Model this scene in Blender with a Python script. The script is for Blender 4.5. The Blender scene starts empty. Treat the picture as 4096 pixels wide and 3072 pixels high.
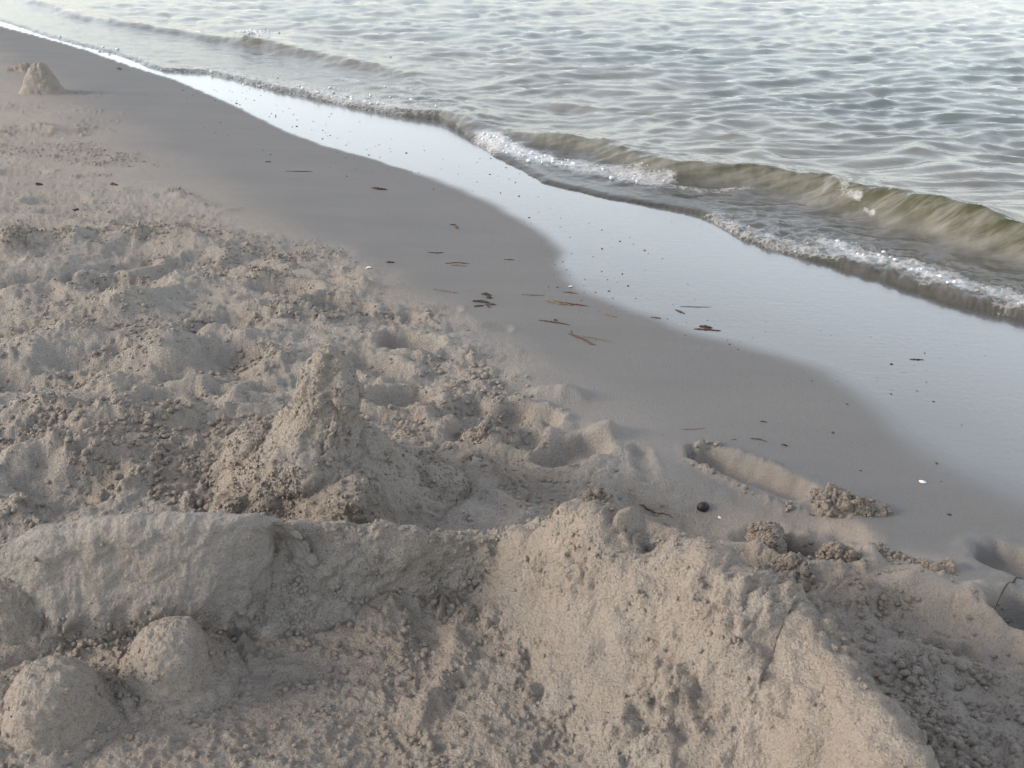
import bpy, math, random
import numpy as np

rng = np.random.default_rng(7)
random.seed(7)
sc = bpy.context.scene
col = sc.collection

# ------------------------------------------------------------------ camera
CAM_H = 1.15
PITCH = math.radians(25.0)
FPX = 4143.0                      # focal length in pixels of the 4096 px wide photograph
cam_d = bpy.data.cameras.new("camera")
cam_d.sensor_width = 36.0
cam_d.lens = 36.0 * FPX / 4096.0
cam_d.clip_start = 0.05
cam_d.clip_end = 6000.0
cam_d.dof.use_dof = True
cam_d.dof.focus_distance = 2.9
cam_d.dof.aperture_fstop = 13.0
cam = bpy.data.objects.new("camera", cam_d)
cam.location = (0, 0, CAM_H)
cam.rotation_euler = (math.pi / 2 - PITCH, 0, 0)
col.objects.link(cam)
sc.camera = cam

# ------------------------------------------------------------------ sky, sun, exposure
SUN_EL = math.radians(21.0)
SUN_AZ = math.radians(-96.0)      # compass style: 0 = +Y, negative = towards -X
world = bpy.data.worlds.new("World")
sc.world = world
world.use_nodes = True
wn = world.node_tree.nodes
wl = world.node_tree.links
wn.clear()
wo = wn.new("ShaderNodeOutputWorld")
wb = wn.new("ShaderNodeBackground")
ws = wn.new("ShaderNodeTexSky")
ws.sky_type = 'NISHITA'
ws.sun_disc = False
ws.sun_elevation = SUN_EL
ws.sun_rotation = SUN_AZ
ws.altitude = 0
ws.air_density = 1.0
ws.dust_density = 0.7
ws.ozone_density = 1.0
wh = wn.new("ShaderNodeHueSaturation")
wh.inputs["Saturation"].default_value = 0.36
wl.new(ws.outputs[0], wh.inputs["Color"])
wl.new(wh.outputs[0], wb.inputs["Color"])
wb.inputs["Strength"].default_value = 0.14
wl.new(wb.outputs[0], wo.inputs["Surface"])

sun_d = bpy.data.lights.new("sun", 'SUN')
sun_d.energy = 1.15
sun_d.angle = math.radians(16.0)
sun_d.color = (1.0, 0.80, 0.60)
sun = bpy.data.objects.new("sun", sun_d)
sd = np.array([math.sin(SUN_AZ) * math.cos(SUN_EL), math.cos(SUN_AZ) * math.cos(SUN_EL), math.sin(SUN_EL)])
from mathutils import Vector
sun.rotation_euler = Vector(sd).to_track_quat('Z', 'Y').to_euler()
sun.location = (-4, 0, 5)
col.objects.link(sun)

vs = sc.view_settings
vs.view_transform = 'Standard'
vs.look = 'None'
vs.gamma = 1.0
vs.use_curve_mapping = False
vs.exposure = 1.28

# ------------------------------------------------------------------ numpy noise
def _h(ix, iy, iz, seed):
    h = (ix.astype(np.uint32) * np.uint32(374761393) + iy.astype(np.uint32) * np.uint32(668265263)
         + iz.astype(np.uint32) * np.uint32(2246822519) + np.uint32(seed * 3266489917 & 0xffffffff))
    h = (h ^ (h >> np.uint32(13))) * np.uint32(1274126177)
    h ^= h >> np.uint32(16)
    return h

def _r(h):
    return (h & np.uint32(0xffff)).astype(np.float32) / 65535.0

def n2(x, y, seed=0):
    """gradient noise, about -1..1"""
    x = np.asarray(x, np.float32); y = np.asarray(y, np.float32)
    xi = np.floor(x).astype(np.int64); yi = np.floor(y).astype(np.int64)
    fx = x - xi; fy = y - yi
    u = fx * fx * fx * (fx * (fx * 6 - 15) + 10); v = fy * fy * fy * (fy * (fy * 6 - 15) + 10)
    z = np.zeros_like(xi)
    def g(ox, oy):
        a = _r(_h(xi + ox, yi + oy, z, seed)) * 6.2831853
        return np.cos(a) * (fx - ox) + np.sin(a) * (fy - oy)
    a = g(0, 0); b = g(1, 0); c = g(0, 1); d = g(1, 1)
    return (a + (b - a) * u + (c - a) * v + (a - b - c + d) * u * v) * 1.5

def n3(p, seed=0):
    x = p.astype(np.float32)
    i = np.floor(x).astype(np.int64); f = x - i
    w = f * f * f * (f * (f * 6 - 15) + 10)
    out = 0
    for ox in (0, 1):
        for oy in (0, 1):
            for oz in (0, 1):
                h = _h(i[:, 0] + ox, i[:, 1] + oy, i[:, 2] + oz, seed)
                gx = (h & np.uint32(255)).astype(np.float32) / 127.5 - 1
                gy = ((h >> np.uint32(8)) & np.uint32(255)).astype(np.float32) / 127.5 - 1
                gz = ((h >> np.uint32(16)) & np.uint32(255)).astype(np.float32) / 127.5 - 1
                d = gx * (f[:, 0] - ox) + gy * (f[:, 1] - oy) + gz * (f[:, 2] - oz)
                wt = ((w[:, 0] if ox else 1 - w[:, 0]) * (w[:, 1] if oy else 1 - w[:, 1]) * (w[:, 2] if oz else 1 - w[:, 2]))
                out = out + d * wt
    return out * 1.3

def clods2(x, y, seed=0, dens=0.7):
    """rounded lumps of mixed size: height 0..1 in units of the cell"""
    x = np.asarray(x, np.float32); y = np.asarray(y, np.float32)
    xi = np.floor(x).astype(np.int64); yi = np.floor(y).astype(np.int64)
    fx = x - xi; fy = y - yi
    z = np.zeros_like(xi)
    out = np.zeros_like(x)
    for ox in (-1, 0, 1):
        for oy in (-1, 0, 1):
            h = _h(xi + ox, yi + oy, z, seed)
            h2 = _h(xi + ox, yi + oy, z, seed + 91)
            px = ox + (h & np.uint32(255)).astype(np.float32) / 255
            py = oy + ((h >> np.uint32(8)) & np.uint32(255)).astype(np.float32) / 255
            rr = 0.25 + 0.5 * ((h >> np.uint32(16)) & np.uint32(255)).astype(np.float32) / 255
            on = _r(h2) < dens
            d2 = ((fx - px) ** 2 + (fy - py) ** 2) / (rr * rr)
            out = np.maximum(out, np.where(on & (d2 < 1), np.maximum(1 - d2, 0) ** 0.8 * rr, 0))
    return out

def clods3(p, seed=0, dens=0.8):
    x = p.astype(np.float32)
    i = np.floor(x).astype(np.int64); f = x - i
    out = np.zeros(len(x), np.float32)
    for ox in (-1, 0, 1):
        for oy in (-1, 0, 1):
            for oz in (-1, 0, 1):
                h = _h(i[:, 0] + ox, i[:, 1] + oy, i[:, 2] + oz, seed)
                h2 = _h(i[:, 0] + ox, i[:, 1] + oy, i[:, 2] + oz, seed + 91)
                q = [o + ((h >> np.uint32(8 * k)) & np.uint32(255)).astype(np.float32) / 255 for k, o in enumerate((ox, oy, oz))]
                rr = 0.3 + 0.45 * _r(h2)
                on = ((h2 >> np.uint32(16)) & np.uint32(255)).astype(np.float32) / 255 < dens
                d2 = ((f[:, 0] - q[0]) ** 2 + (f[:, 1] - q[1]) ** 2 + (f[:, 2] - q[2]) ** 2) / (rr * rr)
                out = np.maximum(out, np.where(on & (d2 < 1), np.sqrt(np.maximum(1 - d2, 0)) * rr, 0))
    return out

def sstep(a, b, x):
    t = np.clip((x - a) / (b - a), 0, 1)
    return t * t * (3 - 2 * t)

# ------------------------------------------------------------------ the lie of the beach
SX, SY = 0.832, 0.555             # seaward direction; along-shore is (-SY, SX)
def s_of(x, y): return SX * x + SY * y
def l_of(x, y): return -SY * x + SX * y

def z_base(s):
    s = np.asarray(s, np.float32)
    k = 0.25                       # soft knee between the beach face (5.5 %) and the flatter back beach
    t = (1.25 - s) / k
    soft = k * np.logaddexp(0, t)
    z = 0.055 * (2.5 - s) - 0.033 * soft
    z = np.where(s < -2, z_base_cap(s), z)
    return np.maximum(z, -1.6)

def z_base_cap(s):
    v = 0.055 * 4.5 - 0.033 * 3.25
    return v + 0.01 * np.minimum(-2 - s, 60)

def ray(x, y):
    dx = (x - 2048) / FPX; dy = (1536 - y) / FPX
    return np.array([dx, math.cos(PITCH) + dy * math.sin(PITCH), -math.sin(PITCH) + dy * math.cos(PITCH)])

def up(x, y, dz=0.0):
    """point over the beach, dz above its plain surface, along the line of sight of pixel (x, y)"""
    d = ray(x, y); z = 0.05
    for _ in range(12):
        t = (z + dz - CAM_H) / d[2]
        z = float(z_base(s_of(d[0] * t, d[1] * t)))
    return np.array([d[0] * t, d[1] * t])

def upz(x, y, z):
    d = ray(x, y); t = (z - CAM_H) / d[2]
    return np.array([d[0] * t, d[1] * t])

def ups(pts, dz=0.0): return np.array([up(a, b, dz) for a, b in pts])
def upzs(pts, z): return np.array([upz(a, b, z) for a, b in pts])

# ------------------------------------------------------------------ mesh helpers
def mesh_obj(name, co, quads, mat, attrs=None, parent=None, smooth=True, tris=None):
    me = bpy.data.meshes.new(name)
    co = np.ascontiguousarray(co, np.float32)
    faces = []
    nq = 0 if quads is None else len(quads); nt = 0 if tris is None else len(tris)
    loops = np.concatenate([np.asarray(a, np.int32).ravel() for a in (quads, tris) if a is not None and len(a)])
    starts = np.concatenate([np.arange(nq) * 4, nq * 4 + np.arange(nt) * 3]).astype(np.int32)
    me.vertices.add(len(co)); me.vertices.foreach_set("co", co.ravel())
    me.loops.add(len(loops)); me.loops.foreach_set("vertex_index", loops)
    me.polygons.add(nq + nt); me.polygons.foreach_set("loop_start", starts)
    me.update(calc_edges=True)
    if smooth:
        me.polygons.foreach_set("use_smooth", np.ones(nq + nt, bool))
    for k, v in (attrs or {}).items():
        a = me.attributes.new(k, 'FLOAT', 'POINT')
        a.data.foreach_set("value", np.ascontiguousarray(v, np.float32))
    me.materials.append(mat)
    ob = bpy.data.objects.new(name, me)
    col.objects.link(ob)
    if parent is not None: ob.parent = parent
    return ob

def grid_quads(r, c):
    i = np.arange(r * c).reshape(r, c)
    return np.stack([i[:-1, :-1].ravel(), i[:-1, 1:].ravel(), i[1:, 1:].ravel(), i[1:, :-1].ravel()], 1)

def tag(o, label=None, cat=None, group=None, kind=None):
    if label: o["label"] = label
    if cat: o["category"] = cat
    if group: o["group"] = group
    if kind: o["kind"] = kind
    return o

def seg_dist(x, y, poly):
    """distance to a polyline and the position along it 0..1"""
    best = np.full(x.shape, 1e9, np.float32); tt = np.zeros_like(best)
    seg = np.hypot(*(poly[1:] - poly[:-1]).T); acc = np.concatenate([[0], np.cumsum(seg)]); tot = acc[-1]
    for k in range(len(poly) - 1):
        a, b = poly[k], poly[k + 1]; d = b - a; L2 = max(d @ d, 1e-9)
        t = np.clip(((x - a[0]) * d[0] + (y - a[1]) * d[1]) / L2, 0, 1)
        e = np.hypot(x - a[0] - t * d[0], y - a[1] - t * d[1])
        m = e < best
        best = np.where(m, e, best); tt = np.where(m, (acc[k] + t * seg[k]) / tot, tt)
    return best, tt

# ------------------------------------------------------------------ materials
def mat_new(name):
    m = bpy.data.materials.new(name); m.use_nodes = True
    nt = m.node_tree; nt.nodes.clear()
    return m, nt, nt.nodes, nt.links

def noise_node(nodes, links, vec, scale, detail=2.0, rough=0.5):
    n = nodes.new("ShaderNodeTexNoise"); n.inputs["Scale"].default_value = scale
    n.inputs["Detail"].default_value = detail; n.inputs["Roughness"].default_value = rough
    links.new(vec, n.inputs["Vector"]); return n.outputs["Fac"]

def ramp(nodes, links, fac, stops):
    r = nodes.new("ShaderNodeValToRGB"); e = r.color_ramp.elements
    while len(e) < len(stops): e.new(0.5)
    for el, (p, c) in zip(e, stops):
        el.position = p; el.color = (c, c, c, 1) if not hasattr(c, "__len__") else (*c, 1)
    links.new(fac, r.inputs["Fac"]); return r.outputs["Color"]

def mix_rgb(nodes, links, fac, a, b, mode='MIX'):
    n = nodes.new("ShaderNodeMix"); n.data_type = 'RGBA'; n.blend_type = mode
    for s, v in ((n.inputs[0], fac), (n.inputs[6], a), (n.inputs[7], b)):
        if isinstance(v, (int, float)): s.default_value = v
        elif isinstance(v, tuple): s.default_value = (*v, 1)
        else: links.new(v, s)
    return n.outputs[2]

def math_node(nodes, links, op, a, b=0.0, clamp=False):
    n = nodes.new("ShaderNodeMath"); n.operation = op; n.use_clamp = clamp
    for s, v in ((n.inputs[0], a), (n.inputs[1], b)):
        if isinstance(v, (int, float)): s.default_value = v
        else: links.new(v, s)
    return n.outputs[0]

def sand_material():
    m, nt, N, L = mat_new("sand")
    out = N.new("ShaderNodeOutputMaterial"); b = N.new("ShaderNodeBsdfPrincipled")
    L.new(b.outputs[0], out.inputs[0])
    geo = N.new("ShaderNodeNewGeometry"); P = geo.outputs["Position"]
    at = N.new("ShaderNodeAttribute"); at.attribute_name = "wet"; wet = at.outputs["Fac"]
    big = noise_node(N, L, P, 3.2, 4, 0.6)
    mid = noise_node(N, L, P, 34, 4, 0.65)
    grain = noise_node(N, L, P, 330, 3, 0.75)
    grain2 = noise_node(N, L, P, 620, 2, 0.6)
    c = mix_rgb(N, L, ramp(N, L, big, [(0.35, 0.0), (0.65, 1.0)]), (0.42, 0.392, 0.36), (0.44, 0.39, 0.335))
    c = mix_rgb(N, L, ramp(N, L, mid, [(0.3, 0.0), (0.7, 0.55)]), c, (0.31, 0.283, 0.25))
    # single grains: pale quartz, dark minerals
    c = mix_rgb(N, L, ramp(N, L, grain, [(0.32, 0.9), (0.47, 0.0)]), c, (0.15, 0.125, 0.10))
    c = mix_rgb(N, L, ramp(N, L, grain2, [(0.58, 0.0), (0.72, 0.6)]), c, (0.62, 0.57, 0.50))
    damp = ramp(N, L, wet, [(0.0, 0.0), (0.5, 1.0)])
    dampc = mix_rgb(N, L, ramp(N, L, grain, [(0.3, 0.5), (0.5, 0.0)]), (0.172, 0.168, 0.162), (0.112, 0.108, 0.102))
    mott = N.new("ShaderNodeMapping"); mott.inputs["Rotation"].default_value = (0, 0, 0.98); mott.inputs["Scale"].default_value = (0.7, 3.0, 1); L.new(P, mott.inputs["Vector"])
    dampc = mix_rgb(N, L, ramp(N, L, noise_node(N, L, mott.outputs[0], 1.6, 6, 0.7), [(0.35, 0.0), (0.65, 0.6)]), dampc, (0.20, 0.194, 0.187))
    c = mix_rgb(N, L, damp, c, dampc)
    af = N.new("ShaderNodeAttribute"); af.attribute_name = "fresh"
    fr_n = math_node(N, L, 'MULTIPLY', af.outputs["Fac"], ramp(N, L, noise_node(N, L, P, 11, 4, 0.65), [(0.30, 0.35), (0.62, 1.0)]))
    freshc = mix_rgb(N, L, ramp(N, L, grain, [(0.32, 0.8), (0.5, 0.0)]), (0.335, 0.288, 0.242), (0.165, 0.14, 0.115))
    c = mix_rgb(N, L, fr_n, c, freshc)
    c = mix_rgb(N, L, ramp(N, L, wet, [(0.55, 0.0), (0.95, 1.0)]), c, (0.115, 0.113, 0.108))
    L.new(c, b.inputs["Base Color"])
    L.new(ramp(N, L, wet, [(0.0, 0.95), (0.5, 0.70), (0.8, 0.40), (1.0, 0.25)]), b.inputs["Roughness"])
    b.inputs["IOR"].default_value = 1.4
    L.new(ramp(N, L, wet, [(0.0, 0.25), (0.5, 0.38)]), b.inputs["Specular IOR Level"])
    film = ramp(N, L, wet, [(0.55, 0.0), (1.0, 1.0)])
    L.new(film, b.inputs["Coat Weight"])
    b.inputs["Coat Roughness"].default_value = 0.11
    b.inputs["Coat IOR"].default_value = 1.42
    bp = N.new("ShaderNodeBump"); bp.inputs["Distance"].default_value = 0.0055
    hsum = math_node(N, L, 'ADD', math_node(N, L, 'MULTIPLY', grain, 1.0), math_node(N, L, 'MULTIPLY', noise_node(N, L, P, 190, 3, 0.6), 1.6))
    L.new(hsum, bp.inputs["Height"])
    L.new(ramp(N, L, wet, [(0.0, 1.0), (0.5, 0.35), (0.9, 0.05)]), bp.inputs["Strength"])
    L.new(bp.outputs[0], b.inputs["Normal"])
    # thin run-off ripples on the film of water
    mp2 = N.new("ShaderNodeMapping"); mp2.inputs["Rotation"].default_value = (0, 0, 0.35); mp2.inputs["Scale"].default_value = (0.35, 2.2, 1); L.new(P, mp2.inputs["Vector"])
    bp2 = N.new("ShaderNodeBump"); bp2.inputs["Distance"].default_value = 0.0007
    L.new(noise_node(N, L, mp2.outputs[0], 24, 3, 0.6), bp2.inputs["Height"]); bp2.inputs["Strength"].default_value = 0.5
    L.new(bp2.outputs[0], b.inputs["Coat Normal"])
    return m

def water_material():
    m, nt, N, L = mat_new("sea_water")
    out = N.new("ShaderNodeOutputMaterial")
    geo = N.new("ShaderNodeNewGeometry"); P = geo.outputs["Position"]
    def attr(n):
        a = N.new("ShaderNodeAttribute"); a.attribute_name = n; return a.outputs["Fac"]
    turb, foam, deep, green = attr("turb"), attr("foam"), attr("deep"), attr("green")
    bp = N.new("ShaderNodeBump"); bp.inputs["Distance"].default_value = 0.004; bp.inputs["Strength"].default_value = 0.6
    L.new(noise_node(N, L, P, 26, 3, 0.6), bp.inputs["Height"])
    body = N.new("ShaderNodeBsdfDiffuse")
    stir = noise_node(N, L, P, 5.0, 4, 0.6)
    shal = mix_rgb(N, L, ramp(N, L, stir, [(0.35, 0.0), (0.65, 1.0)]), (0.16, 0.152, 0.128), (0.27, 0.26, 0.235))
    c = mix_rgb(N, L, deep, shal, (0.115, 0.155, 0.15))
    streak = N.new("ShaderNodeMapping"); streak.inputs["Rotation"].default_value = (0, 0, 0.59); L.new(P, streak.inputs["Vector"])
    streak.inputs["Scale"].default_value = (0.6, 3.0, 0.8)
    sk = ramp(N, L, noise_node(N, L, streak.outputs[0], 6.0, 5, 0.65), [(0.38, 0.25), (0.60, 1.0)])
    c = mix_rgb(N, L, math_node(N, L, 'MULTIPLY', green, sk), c, (0.060, 0.062, 0.030))
    L.new(c, body.inputs["Color"])
    tr = N.new("ShaderNodeBsdfTransparent"); tr.inputs["Color"].default_value = (0.93, 0.93, 0.88, 1)
    inner = N.new("ShaderNodeMixShader"); L.new(turb, inner.inputs[0]); L.new(tr.outputs[0], inner.inputs[1]); L.new(body.outputs[0], inner.inputs[2])
    gl = N.new("ShaderNodeBsdfGlossy"); gl.inputs["Roughness"].default_value = 0.06; L.new(bp.outputs[0], gl.inputs["Normal"])
    fr = N.new("ShaderNodeFresnel"); fr.inputs["IOR"].default_value = 1.34; L.new(bp.outputs[0], fr.inputs["Normal"])
    surf = N.new("ShaderNodeMixShader"); L.new(fr.outputs[0], surf.inputs[0]); L.new(inner.outputs[0], surf.inputs[1]); L.new(gl.outputs[0], surf.inputs[2])
    fb = N.new("ShaderNodeBsdfPrincipled"); fb.inputs["Base Color"].default_value = (0.66, 0.67, 0.67, 1); fb.inputs["Roughness"].default_value = 0.45
    # foam breaks up into bubbles and lace
    v = N.new("ShaderNodeTexVoronoi"); v.feature = 'DISTANCE_TO_EDGE'; v.inputs["Scale"].default_value = 42; L.new(P, v.inputs["Vector"])
    lace = ramp(N, L, v.outputs["Distance"], [(0.02, 1.0), (0.22, 0.0)])
    nz = noise_node(N, L, P, 30, 4, 0.7)
    k = math_node(N, L, 'ADD', math_node(N, L, 'MULTIPLY', lace, 0.16), nz)
    k = math_node(N, L, 'ADD', k, math_node(N, L, 'MULTIPLY', foam, 1.2))
    k = ramp(N, L, math_node(N, L, 'SUBTRACT', k, 0.86), [(0.0, 0.0), (0.7, 0.85)])
    k = math_node(N, L, 'MULTIPLY', k, ramp(N, L, foam, [(0.0, 0.0), (0.12, 1.0)]), True)
    fm = N.new("ShaderNodeMixShader"); L.new(k, fm.inputs[0]); L.new(surf.outputs[0], fm.inputs[1]); L.new(fb.outputs[0], fm.inputs[2])
    L.new(fm.outputs[0], out.inputs[0])
    return m

def plain(name, c1, c2, scale, rough=0.6, bump=0.0):
    m, nt, N, L = mat_new(name)
    out = N.new("ShaderNodeOutputMaterial"); b = N.new("ShaderNodeBsdfPrincipled"); L.new(b.outputs[0], out.inputs[0])
    geo = N.new("ShaderNodeNewGeometry")
    f = noise_node(N, L, geo.outputs["Position"], scale, 3, 0.6)
    L.new(mix_rgb(N, L, ramp(N, L, f, [(0.35, 0.0), (0.65, 1.0)]), c1, c2), b.inputs["Base Color"])
    b.inputs["Roughness"].default_value = rough
    if bump:
        bp = N.new("ShaderNodeBump"); bp.inputs["Distance"].default_value = bump; L.new(f, bp.inputs["Height"]); L.new(bp.outputs[0], b.inputs["Normal"])
    return m

SAND = sand_material()
WATER = water_material()
FOAM = plain("foam", (0.58, 0.59, 0.60), (0.70, 0.71, 0.71), 60, 0.3)
WEED = plain("seaweed", (0.045, 0.022, 0.012), (0.11, 0.048, 0.022), 160, 0.65, 0.001)
WEED_TAN = plain("dry_reed", (0.13, 0.085, 0.045), (0.20, 0.135, 0.075), 160, 0.6, 0.001)
WEED_DARK = plain("wet_weed", (0.025, 0.02, 0.016), (0.055, 0.035, 0.024), 160, 0.7, 0.001)
PEBBLE = plain("dark_stone", (0.012, 0.012, 0.015), (0.03, 0.028, 0.03), 120, 0.5, 0.001)
SHELL = plain("shell", (0.72, 0.69, 0.64), (0.82, 0.80, 0.77), 200, 0.4, 0.0005)

# ------------------------------------------------------------------ shore lines (functions of the along-shore coordinate)
def shore_line(pts, z=None, dz=0.0):
    q = ups(pts, dz) if z is None else upzs(pts, z)
    l = l_of(q[:, 0], q[:, 1]); s = s_of(q[:, 0], q[:, 1])
    o = np.argsort(l); l, s = l[o], s[o]
    return lambda t: np.interp(t, l, s)

film_px = [(0, 105), (170, 150), (340, 200), (520, 265), (700, 320), (930, 420), (1130, 520), (1300, 585), (1500, 640), (1800, 740),
           (2000, 830), (2180, 940), (2245, 1010), (2235, 1070), (2300, 1150), (2420, 1205), (2550, 1255), (2750, 1330), (3000, 1390), (3300, 1490),
           (3480, 1620), (3600, 1750), (3800, 1880), (4096, 2010)]
film_s = shore_line(film_px)
swash_px = [(0, 85), (200, 150), (480, 225), (640, 285), (820, 295), (1100, 365), (1500, 450), (1760, 485), (1960, 610), (2170, 735),
            (2400, 790), (2800, 860), (2960, 960), (3400, 1085), (3800, 1215), (4096, 1290)]
swash_s = shore_line(swash_px)
crest_px = [(300, 40), (900, 120), (1200, 165), (1650, 250), (1880, 440), (2000, 455), (2400, 525), (2700, 622), (3050, 645), (3300, 690), (3450, 742), (3700, 795), (3950, 872), (4096, 895)]
crest_s = shore_line(crest_px, z=0.09)

# ------------------------------------------------------------------ sand relief
R_ = math.radians
dents, ridges, bumps, clodspots = [], [], [], []

def dent(p, q, width, depth, rim=0.4, sharp=2.0):
    if p[0] < 1400: depth *= 0.75
    a, b = up(*p), up(*q); dents.append((a, b, width, depth, rim, sharp))
def ridge(pts, width, height): ridges.append((ups(pts), width, height))
def bump(p, rx, ry, h, ang=0.0):
    if p[0] < 1400: h *= 0.75
    bumps.append((up(*p), rx, ry, h, ang))
def clod(pts, width, amp):
    amp = amp * (0.62 if pts[0][1] > 900 else 0.42)
    clodspots.append((ups(pts) if len(pts) > 1 else np.repeat(ups(pts), 2, 0) + np.array([[0, 0], [1e-3, 0]]), width, amp))

# the crisp footprint on the damp sand
dent((2830, 1820), (3150, 1945), 0.046, 0.040, 0.06, 4.0)
dent((2830, 1820), (2930, 1860), 0.036, 0.014, 0.0, 3.0)
ridge([(2775, 1845), (2850, 1902), (3000, 1970), (3130, 2015), (3250, 2040)], 0.009, 0.011)
ridge([(2775, 1845), (2770, 1805), (2810, 1780), (2870, 1785)], 0.009, 0.013)
clod([(2775, 1845), (2770, 1805), (2810, 1780), (2870, 1785)], 0.014, 0.022)
ridge([(2790, 1785), (2840, 1790), (2960, 1810), (3080, 1850), (3160, 1890)], 0.008, 0.006)
clod([(2780, 1840), (2860, 1905), (3000, 1970), (3150, 2015), (3260, 2035)], 0.012, 0.020)
clod([(2960, 1815), (3060, 1850), (3150, 1890)], 0.010, 0.005)
# smooth dish and lip behind the right-hand heap
dent((2620, 2040), (3180, 2120), 0.10, 0.028, 0.05, 2.0)
ridge([(2480, 2010), (2600, 2095), (2760, 2150), (2930, 2175), (3080, 2190)], 0.028, 0.024)
dent((3060, 2120), (3380, 2170), 0.05, 0.02, 0.1, 2.0)
# deep hole with broken edges
dent((3205, 2185), (3300, 2215), 0.055, 0.11, 0.2, 4.0)
ridge([(3060, 2130), (3150, 2120), (3210, 2130)], 0.02, 0.028)
ridge([(3290, 2190), (3360, 2220), (3400, 2240)], 0.022, 0.024)
clod([(3080, 2130), (3200, 2125)], 0.03, 0.022)
clod([(3060, 2200), (3130, 2290), (3300, 2310), (3380, 2260)], 0.035, 0.020)
clod([(3360, 2215), (3520, 2230), (3640, 2265), (3740, 2290), (3770, 2330)], 0.024, 0.02)
clod([(3280, 2290), (3320, 2340), (3250, 2400)], 0.04, 0.02)
# prints cut by the right edge of the picture
dent((4020, 2240), (4200, 2290), 0.05, 0.045, 0.15, 4.0)
dent((4060, 2470), (4220, 2530), 0.05, 0.055, 0.25, 4.0)
clod([(3930, 2380), (4060, 2430), (4100, 2440)], 0.02, 0.012)
# trodden plate on the right, with toe marks
bump((3650, 2400), 0.16, 0.11, 0.03, 0.2)
dent((3600, 2480), (3960, 2580), 0.05, 0.02, 0.3, 2.5)
for p in ((3740, 2555), (3800, 2575), (3880, 2585)):
    dent((p[0] - 12, p[1]), (p[0] + 12, p[1] + 18), 0.018, 0.016, 0.3, 3.0)
ridge([(3560, 2370), (3680, 2385), (3850, 2420), (3960, 2480), (4060, 2560)], 0.03, 0.018)
clod([(3450, 2470), (3600, 2560), (3750, 2650), (3900, 2760), (4100, 2900)], 0.11, 0.02)
clod([(3700, 2800), (3900, 2950), (4096, 3050)], 0.16, 0.022)
clod([(3560, 2620), (3700, 2800)], 0.08, 0.024)
clod([(3500, 2330), (3800, 2420), (4000, 2560)], 0.05, 0.009)
# dimple and knobs by the damp sand
dent((1590, 1365), (1690, 1385), 0.05, 0.04, 0.35, 3.0)
bump((2270, 1580), 0.05, 0.035, 0.03, -0.2); bump((2165, 1575), 0.03, 0.02, 0.014)
bump((2430, 1735), 0.035, 0.03, 0.03)
dent((2210, 1815), (2360, 1785), 0.04, 0.035, 0.15, 2.5)
dent((2560, 1800), (2590, 1900), 0.02, 0.010, 0.2, 2.0)
dent((2060, 1660), (2160, 1680), 0.045, 0.030, 0.4, 3.0)
dent((1890, 1720), (2020, 1660), 0.05, 0.016, 0.5, 2.0)
dent((1830, 1310), (2000, 1310), 0.03, 0.010, 0.2, 2.0)
dent((1300, 1215), (1420, 1235), 0.05, 0.028, 0.3, 2.5)
dent((1450, 1245), (1800, 1235), 0.03, 0.010, 0.3, 2.0)
ridge([(1040, 1040), (1180, 1075), (1320, 1115), (1450, 1145), (1490, 1165)], 0.022, 0.022)
dent((1260, 1085), (1440, 1130), 0.03, 0.012, 0.1, 2.0)
clod([(1100, 980), (1200, 985), (1330, 1010)], 0.06, 0.018)
clod([(1450, 1250), (1600, 1255)], 0.05, 0.014)
clod([(1760, 1480), (1850, 1440), (1920, 1520), (1860, 1560)], 0.07, 0.022)
clod([(1780, 1310), (1900, 1350)], 0.08, 0.006)
clod([(1720, 1640), (1900, 1620), (2060, 1630)], 0.08, 0.018)
clod([(1880, 1730), (2000, 1750)], 0.05, 0.028); ridge([(1880, 1740), (1960, 1755), (2050, 1740)], 0.025, 0.022)
clod([(1900, 1840), (2050, 1960), (2200, 2020), (2360, 2060)], 0.03, 0.026)
ridge([(1880, 1830), (1990, 1920), (2120, 1990)], 0.02, 0.018)
dent((2040, 1850), (2280, 1960), 0.06, 0.018, 0.1, 2.0)
bump((2370, 2020), 0.05, 0.035, 0.035); clod([(2250, 2040), (2380, 2010)], 0.05, 0.018)
dent((1550, 1600), (1650, 1590), 0.05, 0.03, 0.5, 2.5)
dent((1450, 1450), (1560, 1480), 0.05, 0.025, 0.5, 2.5)
clod([(1580, 1680), (1750, 1780)], 0.06, 0.02)
# trampled dry sand on the left
bump((150, 1190), 0.17, 0.09, 0.06, 0.1); dent((40, 1160), (200, 1150), 0.08, 0.03, 0.4)
dent((400, 1150), (540, 1160), 0.09, 0.05, 0.4, 2.5); bump((480, 1235), 0.12, 0.06, 0.06, 0.3)
bump((240, 1080), 0.14, 0.09, 0.05)
ridge([(0, 1020), (110, 985), (250, 965), (380, 975)], 0.09, 0.055); clod([(0, 1010), (250, 960), (380, 970)], 0.1, 0.03)
bump((690, 960), 0.2, 0.09, 0.055, -0.3); clod([(560, 950), (700, 940)], 0.08, 0.03)
ridge([(520, 1500), (600, 1450), (700, 1400), (770, 1380)], 0.06, 0.05); dent((650, 1480), (880, 1440), 0.10, 0.035, 0.3)
ridge([(790, 1345), (860, 1330), (930, 1320)], 0.04, 0.035)
dent((860, 1320), (960, 1290), 0.08, 0.03, 0.4)
ridge([(0, 1480), (150, 1400), (330, 1370), (560, 1370)], 0.09, 0.045)
dent((100, 1500), (420, 1450), 0.12, 0.03, 0.2)
ridge([(0, 1640), (200, 1680), (420, 1700), (700, 1660), (850, 1620)], 0.06, 0.04); clod([(250, 1720), (700, 1680)], 0.09, 0.028)
dent((650, 1620), (760, 1605), 0.07, 0.03, 0.4)
dent((960, 1540), (1120, 1525), 0.07, 0.03, 0.4)
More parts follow.
